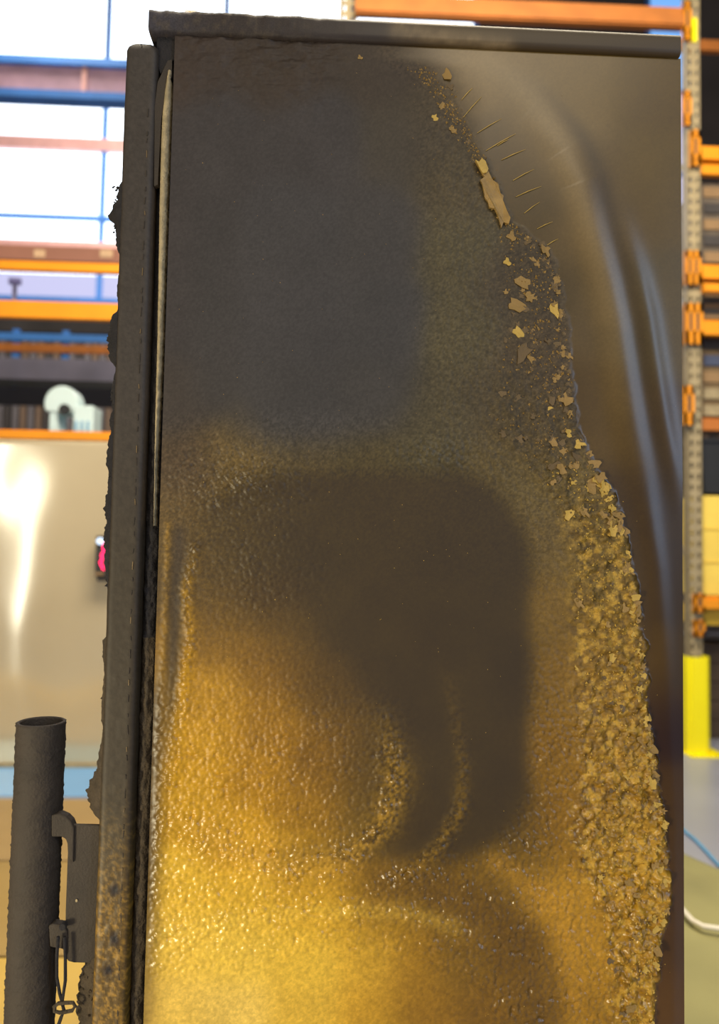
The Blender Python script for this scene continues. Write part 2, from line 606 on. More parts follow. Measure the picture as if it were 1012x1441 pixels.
# left rack: beams seen left of the door
RY = 4.5
rk = Root('pallet_rack', (at(-90, 900, RY).x, RY, 0), 'orange-beamed pallet rack standing behind the bright metal screen, left of cabinet', 'rack', 'pallet racks')
xl, xr = at(-330, 600, RY).x, at(250, 600, RY).x
for x in (xl, xr):
    for y in (RY + 0.03, RY + 0.95):
        upright(rk, x - 0.05, y, 0.09, 0.07, 4.6)
    for k in range(4):
        rk.own(MB().bar((x, RY + 0.1, 0.4 + k), (x, RY + 0.95, 1.2 + k), 0.02, 0.03).build('brace', M['galv']))


def lz(py, Y=RY):
    return at(80, py, Y).z


for top, bot, Y, m in ((606, 619, RY, 'orange'), (424, 449, RY, 'orange'), (368, 382, RY, 'orange'),
                       (346, 368, RY + 1.0, 'glare_brown'), (608, 618, RY + 1.0, 'orange_old'), (426, 440, RY + 1.0, 'orange_old')):
    z0, z1 = lz(bot, Y), lz(top, Y)
    rk.own(MB().prism(beam_poly(Y - 0.02, z0, 0.05, z1 - z0), 0, xl, xr).build('beam', M[m]))
for px, w in ((56, 16), (150, 18)):
    a, b = at(px - w / 2, 362, RY + .98), at(px + w / 2, 352, RY + .98)
    rk.own(MB().box(a.x, b.x, RY + .974, RY + .979, a.z, b.z).build('load_sticker', mat('pale_sticker', (212, 176, 140), 0.6)))
shelf_z = lz(606)
rk.own(MB().box(xl, xr, RY + 0.03, RY + 0.97, shelf_z - 0.03, shelf_z - 0.008).build('shelf_board', M['dark']))

# boxes and machines on that shelf: a white extractor fan
fx0, fx1 = at(73, 600, RY + .25).x, at(135, 600, RY + .25).x
fy = RY + 0.25
fz = shelf_z - 0.008
ppm = F_PX / (fy + 0.0)
fan = Root('extractor_fan', ((fx0 + fx1) / 2, fy, fz), 'white extractor fan with round scroll housing standing on the orange rack shelf', 'fan')
cxf, czf = at(92, 568, fy).x, at(92, 568, fy).z
rr = 22 / ppm
# scroll housing: spiral outline, thick
poly = []
for k in range(28):
    a = math.radians(-60 + k * 10)
    r = rr * (0.86 + 0.012 * k)
    poly.append((cxf + r * math.cos(a), czf + r * math.sin(a)))
fan.own(MB().prism(poly, 1, fy - 0.05, fy + 0.09).build('scroll_housing', M['white_metal'], bevel=0.008))
fan.own(MB().box(fx0, fx0 + 0.05, fy - 0.04, fy + 0.12, fz, czf).build('stand', M['white_metal']))
fan.own(MB().tube([(cxf + .02, fy - 0.075, czf - .05), (cxf + .02, fy - 0.05, czf - .05)], 0.035, 16).build('inlet', M['black']))
ob = MB().box(at(107, 600, fy).x, fx1, fy - 0.06, fy + 0.12, fz, at(120, 573, fy).z)
fan.own(ob.build('motor_box', M['white_metal'], bevel=0.008))
for k in range(3):
    x = at(111 + 8 * k, 590, fy).x
    fan.own(MB().box(x, x + 0.012, fy - 0.066, fy - 0.06, fz + 0.02, fz + 0.1).build('louvre', M['cable_blue']))
fan.own(MB().box(fx0 + 0.04, at(112, 600, fy).x, fy - 0.02, fy + 0.1, fz, fz + 0.03).build('base_plate', M['white_metal']))

# T-shaped post up on the rack
tp = Root('sprinkler_post', (at(20, 424, RY + .15).x, RY + 0.15, lz(424, RY)), 'small grey T-shaped post above the wide orange beam', 'post')
zb = lz(424, RY) - 0.02
x = tp.base.x
tp.own(MB().box(x - 0.011, x + 0.011, RY + .14, RY + .16, zb, at(20, 392, RY + .15).z).build('stem', mat('grey_blue', (140, 140, 180), 0.6)))
tp.own(MB().box(x - 0.035, x + 0.035, RY + .135, RY + .165, at(20, 400, RY + .15).z, at(20, 392, RY + .15).z).build('cross_head', mat('grey_blue_head', (120, 120, 180), 0.6)))
rk.own(MB().box(xl, xr, RY + 0.03, RY + 0.24, lz(424) - 0.035, lz(424) - 0.02).build('shelf_board', M['dark']))

# stainless sheet screen in front of the rack
SY = 4.33
sx0, sx1 = at(-150, 800, SY).x, at(300, 800, SY).x
sz0, sz1 = 0.0, at(80, 620, SY).z
scr = Root('metal_screen', ((sx0 + sx1) / 2, SY, 0), 'buckled shiny bare metal sheet screen behind the cabinet, reflecting white and yellow streaks', 'screen')
nz, nx = 60, 90
gx, gz_ = np.meshgrid(np.linspace(sx0, sx1, nx), np.linspace(sz0, sz1, nz))
P = np.stack([gx, np.full_like(gx, SY), gz_], -1)
P[..., 1] += 0.006 * np.sin(gx * 9 + 1.2 * np.sin(gz_ * 2.2)) * np.sin(gz_ * 1.6 + .4) + 0.010 * (fbm(gx * 2.2 + 40, gz_ * 1.5 + 9, 3, 2) - .5)
steel = mat('sheet_steel', (212, 194, 160), 0.13, metal=0.4, var=0.05, scale=2)
sh = grid_mesh('sheet', P, steel)
sol = sh.modifiers.new('thickness', 'SOLIDIFY')
sol.thickness = 0.003
scr.own(sh)
for x in (sx0 + 0.03, sx1 - 0.03):
    scr.own(MB().box(x - 0.02, x + 0.02, SY + 0.02, SY + 0.06, 0, sz1).build('stiffener', M['galv']))
scr.own(MB().box(sx0, sx1, SY - 0.02, SY + 0.03, 0, 0.02).build('base_rail', M['galv']))

# LED readout hung on the screen
dx0, dx1, dz0, dz1 = at(133, 815, SY - .1).x, at(175, 815, SY - .1).x, at(133, 818, SY - .1).z, at(133, 750, SY - .1).z
led = Root('led_display', ((dx0 + dx1) / 2, SY - 0.05, dz0), 'small black display with glowing red digits, half hidden behind the door', 'display')
led.own(MB().box(dx0, dx1, SY - 0.10, SY - 0.012, dz0 + .025, dz1 - .015).build('housing', M['black'], bevel=0.004))
led.own(MB().box(dx0 + .01, dx1 + .01, SY - .09, SY - .02, dz0, dz0 + .03).build('lower_cap', M['dark']))
led.own(MB().box(dx0 + .005, dx0 + .05, SY - .108, SY - .1, dz0 + .035, dz0 + .05).build('label_strip', M['cardboard']))
led.own(MB().tube([(dx0 + .026, SY - .115, dz1 - .045), (dx0 + .026, SY - .1, dz1 - .045)], .018, 14).build('status_lamp', M['led_white']))
pts = [(.05, .215), (.044, .185), (.05, .165), (.036, .15), (.04, .125), (.03, .105), (.045, .075), (.05, .065)]
led.own(MB().tube([(dx0 + a, SY - .104, dz0 + b) for a, b in pts], .0048, 8).build('digit_segment', M['led_red']))
led.own(MB().tube([(dx0 + a + .05, SY - .104, dz0 + b) for a, b in pts], .0048, 8).build('digit_segment', M['led_red']))

# tan boards on the floor at left
jy0, jy1, jy2 = at_z(20, 1124, 0.012).y, at_z(20, 1211, 0.012).y, at_z(20, 1346, 0.012).y
tanm = [mat('tan_board_%d' % i, c, 0.5, var=0.1, scale=3) for i, c in enumerate(((164, 136, 90), (158, 130, 74), (196, 162, 76)))]
for i, (a, b, lab) in enumerate(((jy0, jy1 + .006, 'tan floor board farthest away, next to the blue band'),
                                 (jy1, jy2 + .006, 'tan floor board between the pale joint and the yellow board'),
                                 (jy2, jy2 - 0.62, 'yellowish floor board nearest the cabinet, behind the pipe handle'))):
    o = MB().box(-3.4, -0.2 if i < 2 else -.6, min(a, b) + 0.006, max(a, b) - 0.006, 0.0, 0.012).build('floor_board', tanm[i], bevel=0.003)
    tag(o, lab, 'board', 'tan boards laid on the floor')

# right rack
QY = 4.85
xu0, xu1 = at(968, 500, QY).x, at(987.5, 500, QY).x
rr_ = Root('pallet_rack', (xu0, QY, 0), 'pallet rack with galvanised upright and orange beams right of the cabinet', 'rack', 'pallet racks')
upright(rr_, xu0, QY, xu1 - xu0, 0.07, 5.2)
upright(rr_, xu0 - 0.02, QY + 1.0, xu1 - xu0, 0.07, 5.2)
for k in range(5):
    rr_.own(MB().bar((xu0 + .05, QY + .07, .3 + .9 * k), (xu0 + .04, QY + 1.0, 1.0 + .9 * k), .02, .03).build('brace', M['galv']))
xe = xu0 + 2.7
upright(rr_, xe, QY, xu1 - xu0, 0.07, 5.2)


def qz(py, px=1000, Y=QY):
    return at(px, py, Y).z


for top, bot, Y, m in ((205, 226, QY, 'orange'), (228, 247, QY + .04, 'orange'), (372, 393, QY, 'orange'), (398, 411, QY - .03, 'orange'),
                       (450, 472, QY, 'orange'), (588, 606, QY + .06, 'orange_old'), (839, 856, QY, 'orange'),
                       (55, 73, QY + .9, 'orange_old')):
    z0, z1 = qz(bot, Y=Y), qz(top, Y=Y)
    rr_.own(MB().prism(beam_poly(Y - 0.02, z0, 0.05, z1 - z0), 0, xu1, xe).build('beam', M[m]))
for a, b, c, d, m, s in ((965, 986, 353, 400, 'orange', 2), (965, 989, 427, 484, 'orange', 2), (963, 977, 543, 598, 'orange', 1),
                         (962, 973, 128, 176, 'orange', 1), (973, 985, 183, 233, 'orange', 1), (962, 973, 2, 55, 'orange', 1), (978, 992, 835, 862, 'orange', 1),
                         (979, 992, 872, 896, 'orange', 1)):
    A, B = at(a, d, QY - .03), at(b, c, QY - .03)
    connector(rr_, A.x, B.x, QY - .03, A.z, B.z, m, s)
    rr_.own(MB().box(A.x + .01, B.x - .01, QY - .032, QY + .004, A.z + .01, A.z + .03).build('hook', M[m]))
a, b = at(975, 57, QY - .02), at(982, 24, QY - .02)
rr_.own(MB().box(a.x, b.x, QY - .012, QY, a.z, b.z).build('marker_strip', M['yellow']))
# long top beam running to the left, behind the cabinet top
bz0, bz1 = at(955, 41, QY).z, at(955, 14, QY).z
pr = at(960, 28, QY)
pl = at_z(500, 8, pr.z)
d = (pl - pr)
rr_.own(MB().bar(pr, pr + d, 0.05, bz1 - bz0).build('top_beam', M['orange_old']))
rr_.own(MB().bar(pr + Vector((0, -.03, -.028)), pr + d + Vector((0, -.03, -.028)), 0.02, (bz1 - bz0) * .45).build('beam_lip', M['orange_old']))
e = pr + d
upright(rr_, e.x - .105, e.y + .03, 0.12, 0.07, e.z + 0.5)

# goods on the right rack
def rack_box(name, x0px, x1px, ytop, ybot, Y, dep, m, label, cat, seams=True):
    A, B = at(x0px, ybot, Y), at(x1px, ytop, Y)
    r = Root(name, ((A.x + B.x) / 2, Y + dep / 2, A.z), label, cat)
    r.own(MB().box(A.x, B.x, Y, Y + dep, A.z, B.z).build('body', m, bevel=0.006))
    return r, A, B


# yellow-lit board pack
r, A, B = rack_box('board_pack', 989, 1110, 700, 838, QY + .06, .6, M['wood'], 'pale yellow wooden board pack on the lowest orange rack beam', 'boards')
for k in range(1, 3):
    z = A.z + (B.z - A.z) * k / 3
    r.own(MB().box(A.x + .004, B.x - .004, QY + .052, QY + .06, z - .002, z + .002).build('board_joint', M['wood']))
r, A, B = rack_box('timber_bearer', 989, 1110, 857, 880, QY + .06, .6, mat('yellow_timber', (216, 176, 50), .6), 'yellow timber bearer under the lowest orange rack beam', 'timber')
cr_a, cr_b = at(985, 905, QY + .25), at(1110, 905, QY + .25)
crt = Root('floor_crate', ((cr_a.x + cr_b.x) / 2, QY + .55, 0), 'dark brown crate on the floor under the lowest rack beam, behind the yellow guard', 'crate')
for k in range(5):
    hz = cr_a.z / 5
    crt.own(MB().box(cr_a.x, cr_b.x, QY + .25 - .004 * (k % 2), QY + .85, k * hz, (k + 1) * hz - .006).build('crate_slat', mat('dark_timber', (70, 56, 44), .8, var=.25)))
# black tub with sloping side
tz1, tz0 = qz(612), qz(699) + .03
x0a, x1a = at(988, 612, QY + .05).x, at(995, 700, QY + .05).x
tub = Root('storage_tub', (x1a + .5, QY + .4, tz0), 'black plastic tub with sloping side on top of the yellow board pack', 'tub')
tub.own(MB().prism([(x1a, tz0), (x1a + 1.0, tz0), (x1a + 1.03, tz1 - .03), (x0a, tz1 - .03)], 1, QY + .08, QY + .6).build('body', M['black'], bevel=.006))
tub.own(MB().box(x0a - .012, x1a + 1.045, QY + .065, QY + .615, tz1 - .035, tz1 - .012).build('rim', M['black']))
# assorted pallets of goods higher up
for x0p, x1p, yt, yb, m, lab, cat in (
        (988, 1100, 262, 371, mat('grey_brown_wrap', (96, 84, 72), .6, var=.4, scale=5), 'grey-brown wrapped goods above the doubled middle beams on the right rack', 'goods'),
        (988, 1100, 414, 449, mat('dim_wrap', (92, 84, 74), .6, var=.4, scale=6), 'dim grey goods squeezed between two orange beams on the right rack', 'goods'),
        (988, 1100, 474, 587, mat('brown_stack', (104, 84, 58), .7, var=.3, scale=4), 'brown stack of planks with pale and blue bands on the right rack', 'planks')):
    r, A, B = rack_box('wrapped_goods', x0p, x1p, yt, yb, QY + .1, .7, m, lab, cat)
    n = 5
    for k in range(n):
        z0 = A.z + (B.z - A.z) * (k + .1) / n
        z1 = A.z + (B.z - A.z) * (k + .72) / n
        mm = (M['cardboard'], M['dark'], M['galv'], M['dim_blue'], M['galv'])[(k * 3 + int(yt)) % 5]
        r.own(MB().box(A.x + .01, B.x - .02 * k, QY + .09 - .004 * (k % 2), QY + .1, z0, z1).build('layer_band', mm if yt > 470 else (M['cardboard'], M['dark'])[k % 2]))

# yellow upright guard
GY = 4.66
gx0, gx1 = at(969.5, 1000, GY).x, at(1002.5, 1000, GY).x
gtop = at(985, 925, GY).z
gd = Root('upright_guard', ((gx0 + gx1) / 2, GY, 0), 'bright yellow steel column guard bolted to the floor before the rack upright', 'guard')
w = gx1 - gx0
gpoly = [(gx0, GY + .12), (gx0, GY + .03), (gx0 + .03, GY), (gx1 - .03, GY), (gx1, GY + .03), (gx1, GY + .12),
         (gx1 - .006, GY + .12), (gx1 - .006, GY + .033), (gx1 - .033, GY + .006), (gx0 + .033, GY + .006), (gx0 + .006, GY + .033), (gx0 + .006, GY + .12)]
gd.own(MB().prism(gpoly, 2, 0.008, gtop).build('bent_plate', M['yellow']))
gd.own(MB().box(gx0 - .01, gx1 + .07, GY - .05, GY + .15, 0, .01).build('base_flange', M['yellow']))
for k in range(3):
    gd.own(MB().tube([(gx0 + .02 + .06 * k, GY - .025, .008), (gx0 + .02 + .06 * k, GY - .025, .024)], .014, 6).build('anchor_bolt', M['yellow']))

# fabric mat, cable and hose on the floor at right
def mesh_fabric():
    m = mat('green_mesh_fabric', (142, 136, 88), 0.75, var=0.18, scale=3)
    nt = m.node_tree
    tc = nt.nodes.new('ShaderNodeTexCoord')
    wv = nt.nodes.new('ShaderNodeTexChecker')
    wv.inputs['Scale'].default_value = 70
    bp = nt.nodes.new('ShaderNodeBump')
    bp.inputs['Strength'].default_value = 0.5
    bp.inputs['Distance'].default_value = 0.01
    nt.links.new(tc.outputs['Object'], wv.inputs['Vector'])
    nt.links.new(wv.outputs['Fac'], bp.inputs['Height'])
    nt.links.new(bp.outputs['Normal'], nt.nodes['Principled BSDF'].inputs['Normal'])
    return m


m0 = at_z(962, 1205, 0.0)
m1 = at_z(1012, 1228, 0.0)
sl = (m1.y - m0.y) / (m1.x - m0.x)
gx, gy = np.meshgrid(np.linspace(0.62, 3.4, 90), np.linspace(0, 1, 60))
yb = m0.y + (gx - m0.x) * sl * np.clip(1 - (gx - m0.x), 0.2, 1)
P = np.stack([gx, yb - gy * (yb - .9), 0.012 + 0.02 * fbm(gx * 3 + 20, gy * 5 + 3, 5, 3) * np.clip(gy * 8, 0, 1)], -1)
matm = grid_mesh('mesh_mat', P[::-1].copy(), mesh_fabric())
sol = matm.modifiers.new('thickness', 'SOLIDIFY')
sol.thickness = 0.006
tag(matm, 'yellow-green woven mesh mat spread on the floor right of the cabinet', 'mat')
cp = [at_z(px, py, 0.008) for px, py in ((900, 1120), (940, 1150), (963, 1169), (980, 1183), (996, 1200), (1012, 1218))]
cp += [cp[-1] + Vector((.12, -.10, .022)), cp[-1] + Vector((.4, -.25, .03)), cp[-1] + Vector((1.2, -.5, .03))]
tag(MB().tube(cp, .0075, 8).build('blue_cable', M['cable_blue']), 'thin blue cable running over the grey floor behind the mat', 'cable')
hp = [at_z(px, py, 0.05) for px, py in ((860, 1165), (895, 1205), (930, 1245), (950, 1268), (963, 1283), (975, 1296), (990, 1304), (1012, 1307), (1040, 1304), (1090, 1294), (1160, 1284), (1260, 1290))]
tag(MB().tube(hp, .009, 8).build('white_hose', M['cable_white']), 'curved white hose lying on the mesh mat', 'hose')

# ------------------------------------------------------------------ the scorched cabinet
PY = 1.05                                   # plane of the side panel
x_left = 0.5 * (at(246, 60, PY).x + at(203, 1400, PY).x)
x_right = 0.5 * (at(959, 90, PY).x + at(962, 1400, PY).x)
z_top = at(600, 66, PY).z                   # underside of the cap
DEPTH = 0.78
cab = Root('scorched_cabinet', ((x_left + x_right) / 2, PY + DEPTH / 2, 0), 'tall fire-scorched metal cabinet with sooty, blistered golden side panel and thick door', 'cabinet')
cab.own(MB().box(x_left + .004, x_right - .002, PY + .014, PY + DEPTH, .06, z_top).build('body', M['soot_steel']))
for fxx in (x_left + .06, x_right - .06):
    for fyy in (PY + .06, PY + DEPTH - .06):
        cab.own(MB().tube([(fxx, fyy, 0), (fxx, fyy, .015), (fxx, fyy, .02), (fxx, fyy, .061)], [.03, .03, .018, .018], 14).build('foot', M['black']))

# --- side panel: fine sheet with real buckles and blisters, colour attribute for the heat stains
NX = 470
zs = np.concatenate([np.linspace(.06, .50, 24)[:-1], np.linspace(.50, z_top, 930)])
xs = np.linspace(x_left, x_right, NX)
GX, GZ = np.meshgrid(xs, zs)
P0 = np.stack([GX, np.full_like(GX, PY), GZ], -1)
U, V = project(P0.reshape(-1, 3))
U, V = U.reshape(GX.shape), V.reshape(GX.shape)
V = np.minimum(V, 1460 + 0 * V)

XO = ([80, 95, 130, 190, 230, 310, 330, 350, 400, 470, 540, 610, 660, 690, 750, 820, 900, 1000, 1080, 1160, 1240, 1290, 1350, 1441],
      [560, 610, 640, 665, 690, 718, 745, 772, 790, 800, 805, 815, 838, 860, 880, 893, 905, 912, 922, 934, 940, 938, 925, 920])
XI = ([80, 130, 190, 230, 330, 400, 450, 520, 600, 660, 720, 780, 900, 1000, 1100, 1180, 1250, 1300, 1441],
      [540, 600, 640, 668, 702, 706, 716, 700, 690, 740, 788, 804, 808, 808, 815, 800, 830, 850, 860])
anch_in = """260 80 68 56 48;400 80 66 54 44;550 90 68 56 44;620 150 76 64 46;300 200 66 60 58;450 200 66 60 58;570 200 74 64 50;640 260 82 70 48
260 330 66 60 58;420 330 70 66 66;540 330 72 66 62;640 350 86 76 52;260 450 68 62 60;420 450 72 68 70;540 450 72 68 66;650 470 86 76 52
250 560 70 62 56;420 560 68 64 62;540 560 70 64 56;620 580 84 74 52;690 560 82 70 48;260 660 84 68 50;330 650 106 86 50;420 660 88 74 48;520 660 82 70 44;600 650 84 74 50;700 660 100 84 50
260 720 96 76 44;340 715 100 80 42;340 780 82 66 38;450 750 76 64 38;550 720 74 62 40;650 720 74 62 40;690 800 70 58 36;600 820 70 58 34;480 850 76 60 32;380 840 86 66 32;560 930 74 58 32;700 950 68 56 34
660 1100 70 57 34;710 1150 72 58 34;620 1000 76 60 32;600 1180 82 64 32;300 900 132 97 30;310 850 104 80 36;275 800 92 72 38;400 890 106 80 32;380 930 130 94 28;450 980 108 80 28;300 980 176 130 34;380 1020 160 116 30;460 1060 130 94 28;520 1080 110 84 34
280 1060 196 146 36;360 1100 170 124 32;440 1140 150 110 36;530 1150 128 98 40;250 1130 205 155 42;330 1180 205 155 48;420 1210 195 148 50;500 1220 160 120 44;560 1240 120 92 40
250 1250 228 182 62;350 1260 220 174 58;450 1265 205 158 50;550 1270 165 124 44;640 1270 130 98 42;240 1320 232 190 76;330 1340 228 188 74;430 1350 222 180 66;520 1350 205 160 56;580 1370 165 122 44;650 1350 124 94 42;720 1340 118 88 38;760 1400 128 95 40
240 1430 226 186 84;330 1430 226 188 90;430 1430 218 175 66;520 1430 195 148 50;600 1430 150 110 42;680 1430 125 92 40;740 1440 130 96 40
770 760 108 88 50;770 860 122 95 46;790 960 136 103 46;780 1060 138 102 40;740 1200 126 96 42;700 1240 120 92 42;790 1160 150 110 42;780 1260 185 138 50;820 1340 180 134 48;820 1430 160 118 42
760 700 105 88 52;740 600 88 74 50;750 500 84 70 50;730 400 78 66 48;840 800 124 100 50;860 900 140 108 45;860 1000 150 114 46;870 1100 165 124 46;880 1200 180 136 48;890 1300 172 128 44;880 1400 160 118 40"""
anch_out = """560 70 84 68 48;700 80 116 96 66;800 110 112 92 60;930 120 96 78 48;780 200 124 104 74;930 250 104 86 54;730 230 82 68 50;760 290 80 68 50;840 260 96 80 58;820 330 108 90 64;800 400 84 72 54;840 450 104 88 66;830 560 88 72 50
860 600 98 80 54;910 450 96 86 66;945 450 98 82 54;890 700 76 62 42;930 620 86 70 54;920 800 84 68 44;945 800 66 54 40;930 950 88 70 42;955 1000 56 44 34;945 1150 80 62 38;950 1300 84 64 42;940 1430 94 70 46"""


def field(txt, U, V, s):
    num, den = np.zeros(U.shape + (3,)), np.zeros(U.shape) + 1e-12
    for ent in txt.replace('\n', ';').split(';'):
        x, y, r, g, b = [float(t) for t in ent.split()]
        w = np.exp(-np.minimum(((U - x) ** 2 + (V - y) ** 2) / (2 * s * s), 600)) + 1e-9 / (1 + (U - x) ** 2 + (V - y) ** 2)
        num += w[..., None] * np.array([r, g, b])
        den += w
    return num / den[..., None]


n_big = fbm(U / 60, V / 60, 21)
n_mid = fbm(U / 16, V / 16, 31)
n_fine = fbm(U / 4.2, V / 4.2, 41, 3)
jit = (n_mid - .5) * 26
xo = np.interp(V, *XO) + jit * .5
xi = np.interp(V, *XI) + jit
out = sm(-6, 5, U - xo)                     # 1 = smooth paint beyond the blister line
outc = sm(-6 - 50 * sm(260, 90, V), 5 + 60 * sm(260, 90, V), U - xo)
strip = sm(-14, 14, U - xi) * (1 - out)     # the flaking strip itself
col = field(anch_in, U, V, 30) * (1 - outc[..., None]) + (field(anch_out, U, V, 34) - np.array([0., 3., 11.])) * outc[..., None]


def over(mask, c):
    global col
    m = np.clip(mask, 0, 1)[..., None]
    col = col * (1 - m) + np.array(c, float) * m


# soft dark patches left where the sheet touched something inside
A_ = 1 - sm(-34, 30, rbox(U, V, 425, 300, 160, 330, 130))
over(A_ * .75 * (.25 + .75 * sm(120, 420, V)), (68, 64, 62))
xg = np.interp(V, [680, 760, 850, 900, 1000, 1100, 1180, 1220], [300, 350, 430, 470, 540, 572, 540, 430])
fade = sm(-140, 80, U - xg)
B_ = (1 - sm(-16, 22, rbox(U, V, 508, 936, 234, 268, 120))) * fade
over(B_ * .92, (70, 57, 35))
# two crusted arcs inside the patch and its lower rim
arc1, t1 = polydist(U, V, [(520, 960), (548, 1040), (556, 1100), (540, 1160), (505, 1195), (450, 1216), (390, 1212), (320, 1190), (250, 1160)])
arc2, t2 = polydist(U, V, [(605, 800), (618, 900), (636, 980), (652, 1080), (648, 1140), (620, 1190), (575, 1228), (530, 1250)])
arc3, t3 = polydist(U, V, [(222, 1326), (300, 1300), (400, 1284), (500, 1280), (580, 1282), (640, 1302)])
over(np.exp(-(arc1 / 20) ** 2) * .75 * sm(0, .25, t1) * np.clip(2.2 * n_fine - .5, 0, 1), (196, 150, 60))
over(np.exp(-((arc1 - 3) / 9) ** 2) * sm(.1, .3, t1) * sm(.62, .5, t1) * sm(.56, .7, fbm(U / 7, V / 7, 49)) * .7, (84, 64, 30))  # dark rim paints the shadows beside the crusted lumps
over(np.exp(-(arc2 / 11) ** 2) * .7 * sm(.1, .8, t2) * np.clip(2.2 * n_fine - .5, 0, 1), (164, 124, 46))
over(np.exp(-(arc3 / 14) ** 2) * .4 * (.4 + n_fine), (236, 196, 80))
# brown arch of the lowest patch
br, tb = polydist(U, V, [(540, 1238), (640, 1262), (712, 1300), (748, 1360), (758, 1460)])
over(np.exp(-(br / 34) ** 2) * .75, (112, 84, 40))
ridge, tr = polydist(U, V, [(700, 1215), (765, 1262), (800, 1330), (812, 1460)])
over(np.exp(-(ridge / 18) ** 2) * .5, (186, 138, 52))
# left margin: dark column, gold streaks
over(np.exp(-((U - 250 + (V - 800) * .05) / 12) ** 2) * sm(720, 760, V) * sm(1130, 900, V) * .85, (70, 58, 46))
st1, ts1 = polydist(U, V, [(275, 770), (262, 830), (268, 900), (255, 1000), (240, 1100)])
over(np.exp(-(st1 / 9) ** 2) * (.2 + n_fine) * .8 * sm(760, 830, V), (190, 142, 38))
st2, _ = polydist(U, V, [(236, 740), (232, 860), (226, 960), (215, 1080)])
over(np.exp(-(st2 / 5) ** 2) * (.2 + n_fine) * .8, (150, 114, 46))
edge_l = np.interp(V, [50, 1441], [246, 200])
over(np.exp(-((U - edge_l) / 20) ** 2) * sm(900, 1000, V) * (1 - .45 * sm(1180, 1420, V)), (92, 72, 40))
# pale soot-free arc on the upper right and the buckle's valley shade painted beside it
pale, tp_ = polydist(U, V, [(560, 58), (686, 85), (747, 129), (790, 216), (821, 303), (845, 373), (866, 460), (868, 545), (890, 620), (914, 690)])
over(np.exp(-(pale / 23) ** 2) * sm(0, .12, tp_) * sm(1.0, .5, tp_) * .75, (136, 114, 78))
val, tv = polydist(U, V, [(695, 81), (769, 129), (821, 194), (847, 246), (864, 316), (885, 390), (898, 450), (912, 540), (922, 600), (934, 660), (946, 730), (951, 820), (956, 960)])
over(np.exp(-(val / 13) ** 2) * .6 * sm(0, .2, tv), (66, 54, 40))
# speckle and soot mottling
grain = (.10 + .34 * sm(560, 640, V) * (1 - B_) + .35 * strip + .30 * sm(560, 620, U) * (1 - out) * sm(660, 560, V) * (1 - A_))
grain = grain * (1 - outc) + .05 * outc
grain = np.clip(grain, 0, .8)
col *= (1 + grain * .55 * (n_fine - .5) + .14 * (n_big - .5))[..., None]
crack = np.clip(1 - worley(U / 13, V / 13, 6) * 1.6, 0, 1)
over(strip * sm(.62, .74, n_fine) * .35, (66, 52, 34))
spk = vnoise(U / 2.1, V / 2.1, 47)
col *= (1 + np.clip(grain * 1.5, 0, .35) * (1 - .75 * sm(700, 900, V)) * (spk - .5))[..., None]
over(strip * sm(.46, .66, fbm(U / 8, V / 8, 58, 3)) * .65 * sm(650, 800, V), (216, 172, 72))
over(strip * sm(.56, .7, fbm(U / 6, V / 6, 59, 2)) * .45 * sm(620, 760, V), (92, 70, 36))

# displacement (towards -Y)
disp = np.zeros_like(U)
vx = np.interp(V, [81, 129, 194, 246, 316, 390, 450, 540, 600, 660, 730, 820, 960], [695, 769, 821, 847, 864, 885, 898, 912, 922, 934, 946, 951, 956])
sd = np.where(U > vx, val, -val)
env = sm(0.02, .4, tv) * sm(.92, .62, tv)
disp += env * (.0042 * np.exp(-((sd + 32) / 21) ** 2) + .0038 * np.exp(-((sd - 13) / 15) ** 2) * sm(.25, .5, tv) * sm(.92, .72, tv))
rg3, tr3 = polydist(U, V, [(900, 640), (925, 800), (938, 950), (948, 1150), (946, 1441)])
disp += .0018 * np.exp(-(rg3 / 13) ** 2) * sm(0, .2, tr3)
wr = 1 - worley(U / 6.6, V / 6.6, 3) ** 2 * 1.3
wr2 = 1 - worley(U / 12, V / 12, 8) ** 1.5
blister = np.clip(.75 * sm(850, 1050, V) * (1 - out) * (1 - B_) * (1 - .8 * sm(20, 70, 0 * U + V - np.interp(U, [200, 450, 640, 800], [1335, 1300, 1320, 1500])))
                  + .9 * np.exp(-(((U - 330) / 110) ** 2 + ((V - 670) / 60) ** 2))
                  + .5 * np.exp(-(((U - 360) / 90) ** 2 + ((V - 810) / 80) ** 2))
                  + .9 * np.exp(-(arc1 / 20) ** 2) * sm(0, .2, t1) + .8 * np.exp(-(arc2 / 12) ** 2) * sm(.1, .7, t2) + .8 * np.exp(-(arc3 / 12) ** 2)
                  + .9 * np.exp(-(st1 / 9) ** 2) + .4 * np.exp(-(st2 / 6) ** 2)
                  + .6 * np.exp(-((V - 640) / 22) ** 2 - ((U - 600) / 60) ** 2)
                  + .25 * sm(570, 640, U) * (1 - strip) * (1 - out) * (1 - B_), 0, 1.2)
disp += blister * (.0030 * wr * (0.3 + 1.4 * n_mid) + .0006 * n_fine)
crust = strip * sm(420, 800, V)
disp += crust * (.0075 * np.clip(wr2 - .3, 0, 1) * np.clip(n_mid * 2.4 - .5, 0, 2) + .0014 * wr + .006 * (n_mid - .4))
disp += (1 - outc) * sm(520, 440, U + (V - 80) * .2) * sm(230, 60, V) * .008 * (fbm(U / 22, V / 9, 77) - .5)
disp *= sm(0, 14, U - U.min(axis=1, keepdims=True)) * .9 + .1
P0[..., 1] -= disp
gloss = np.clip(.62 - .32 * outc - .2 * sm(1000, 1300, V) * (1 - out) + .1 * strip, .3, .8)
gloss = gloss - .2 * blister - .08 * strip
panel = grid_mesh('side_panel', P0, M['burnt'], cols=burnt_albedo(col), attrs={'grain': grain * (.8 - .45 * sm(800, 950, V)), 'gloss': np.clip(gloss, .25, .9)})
cab.own(panel)
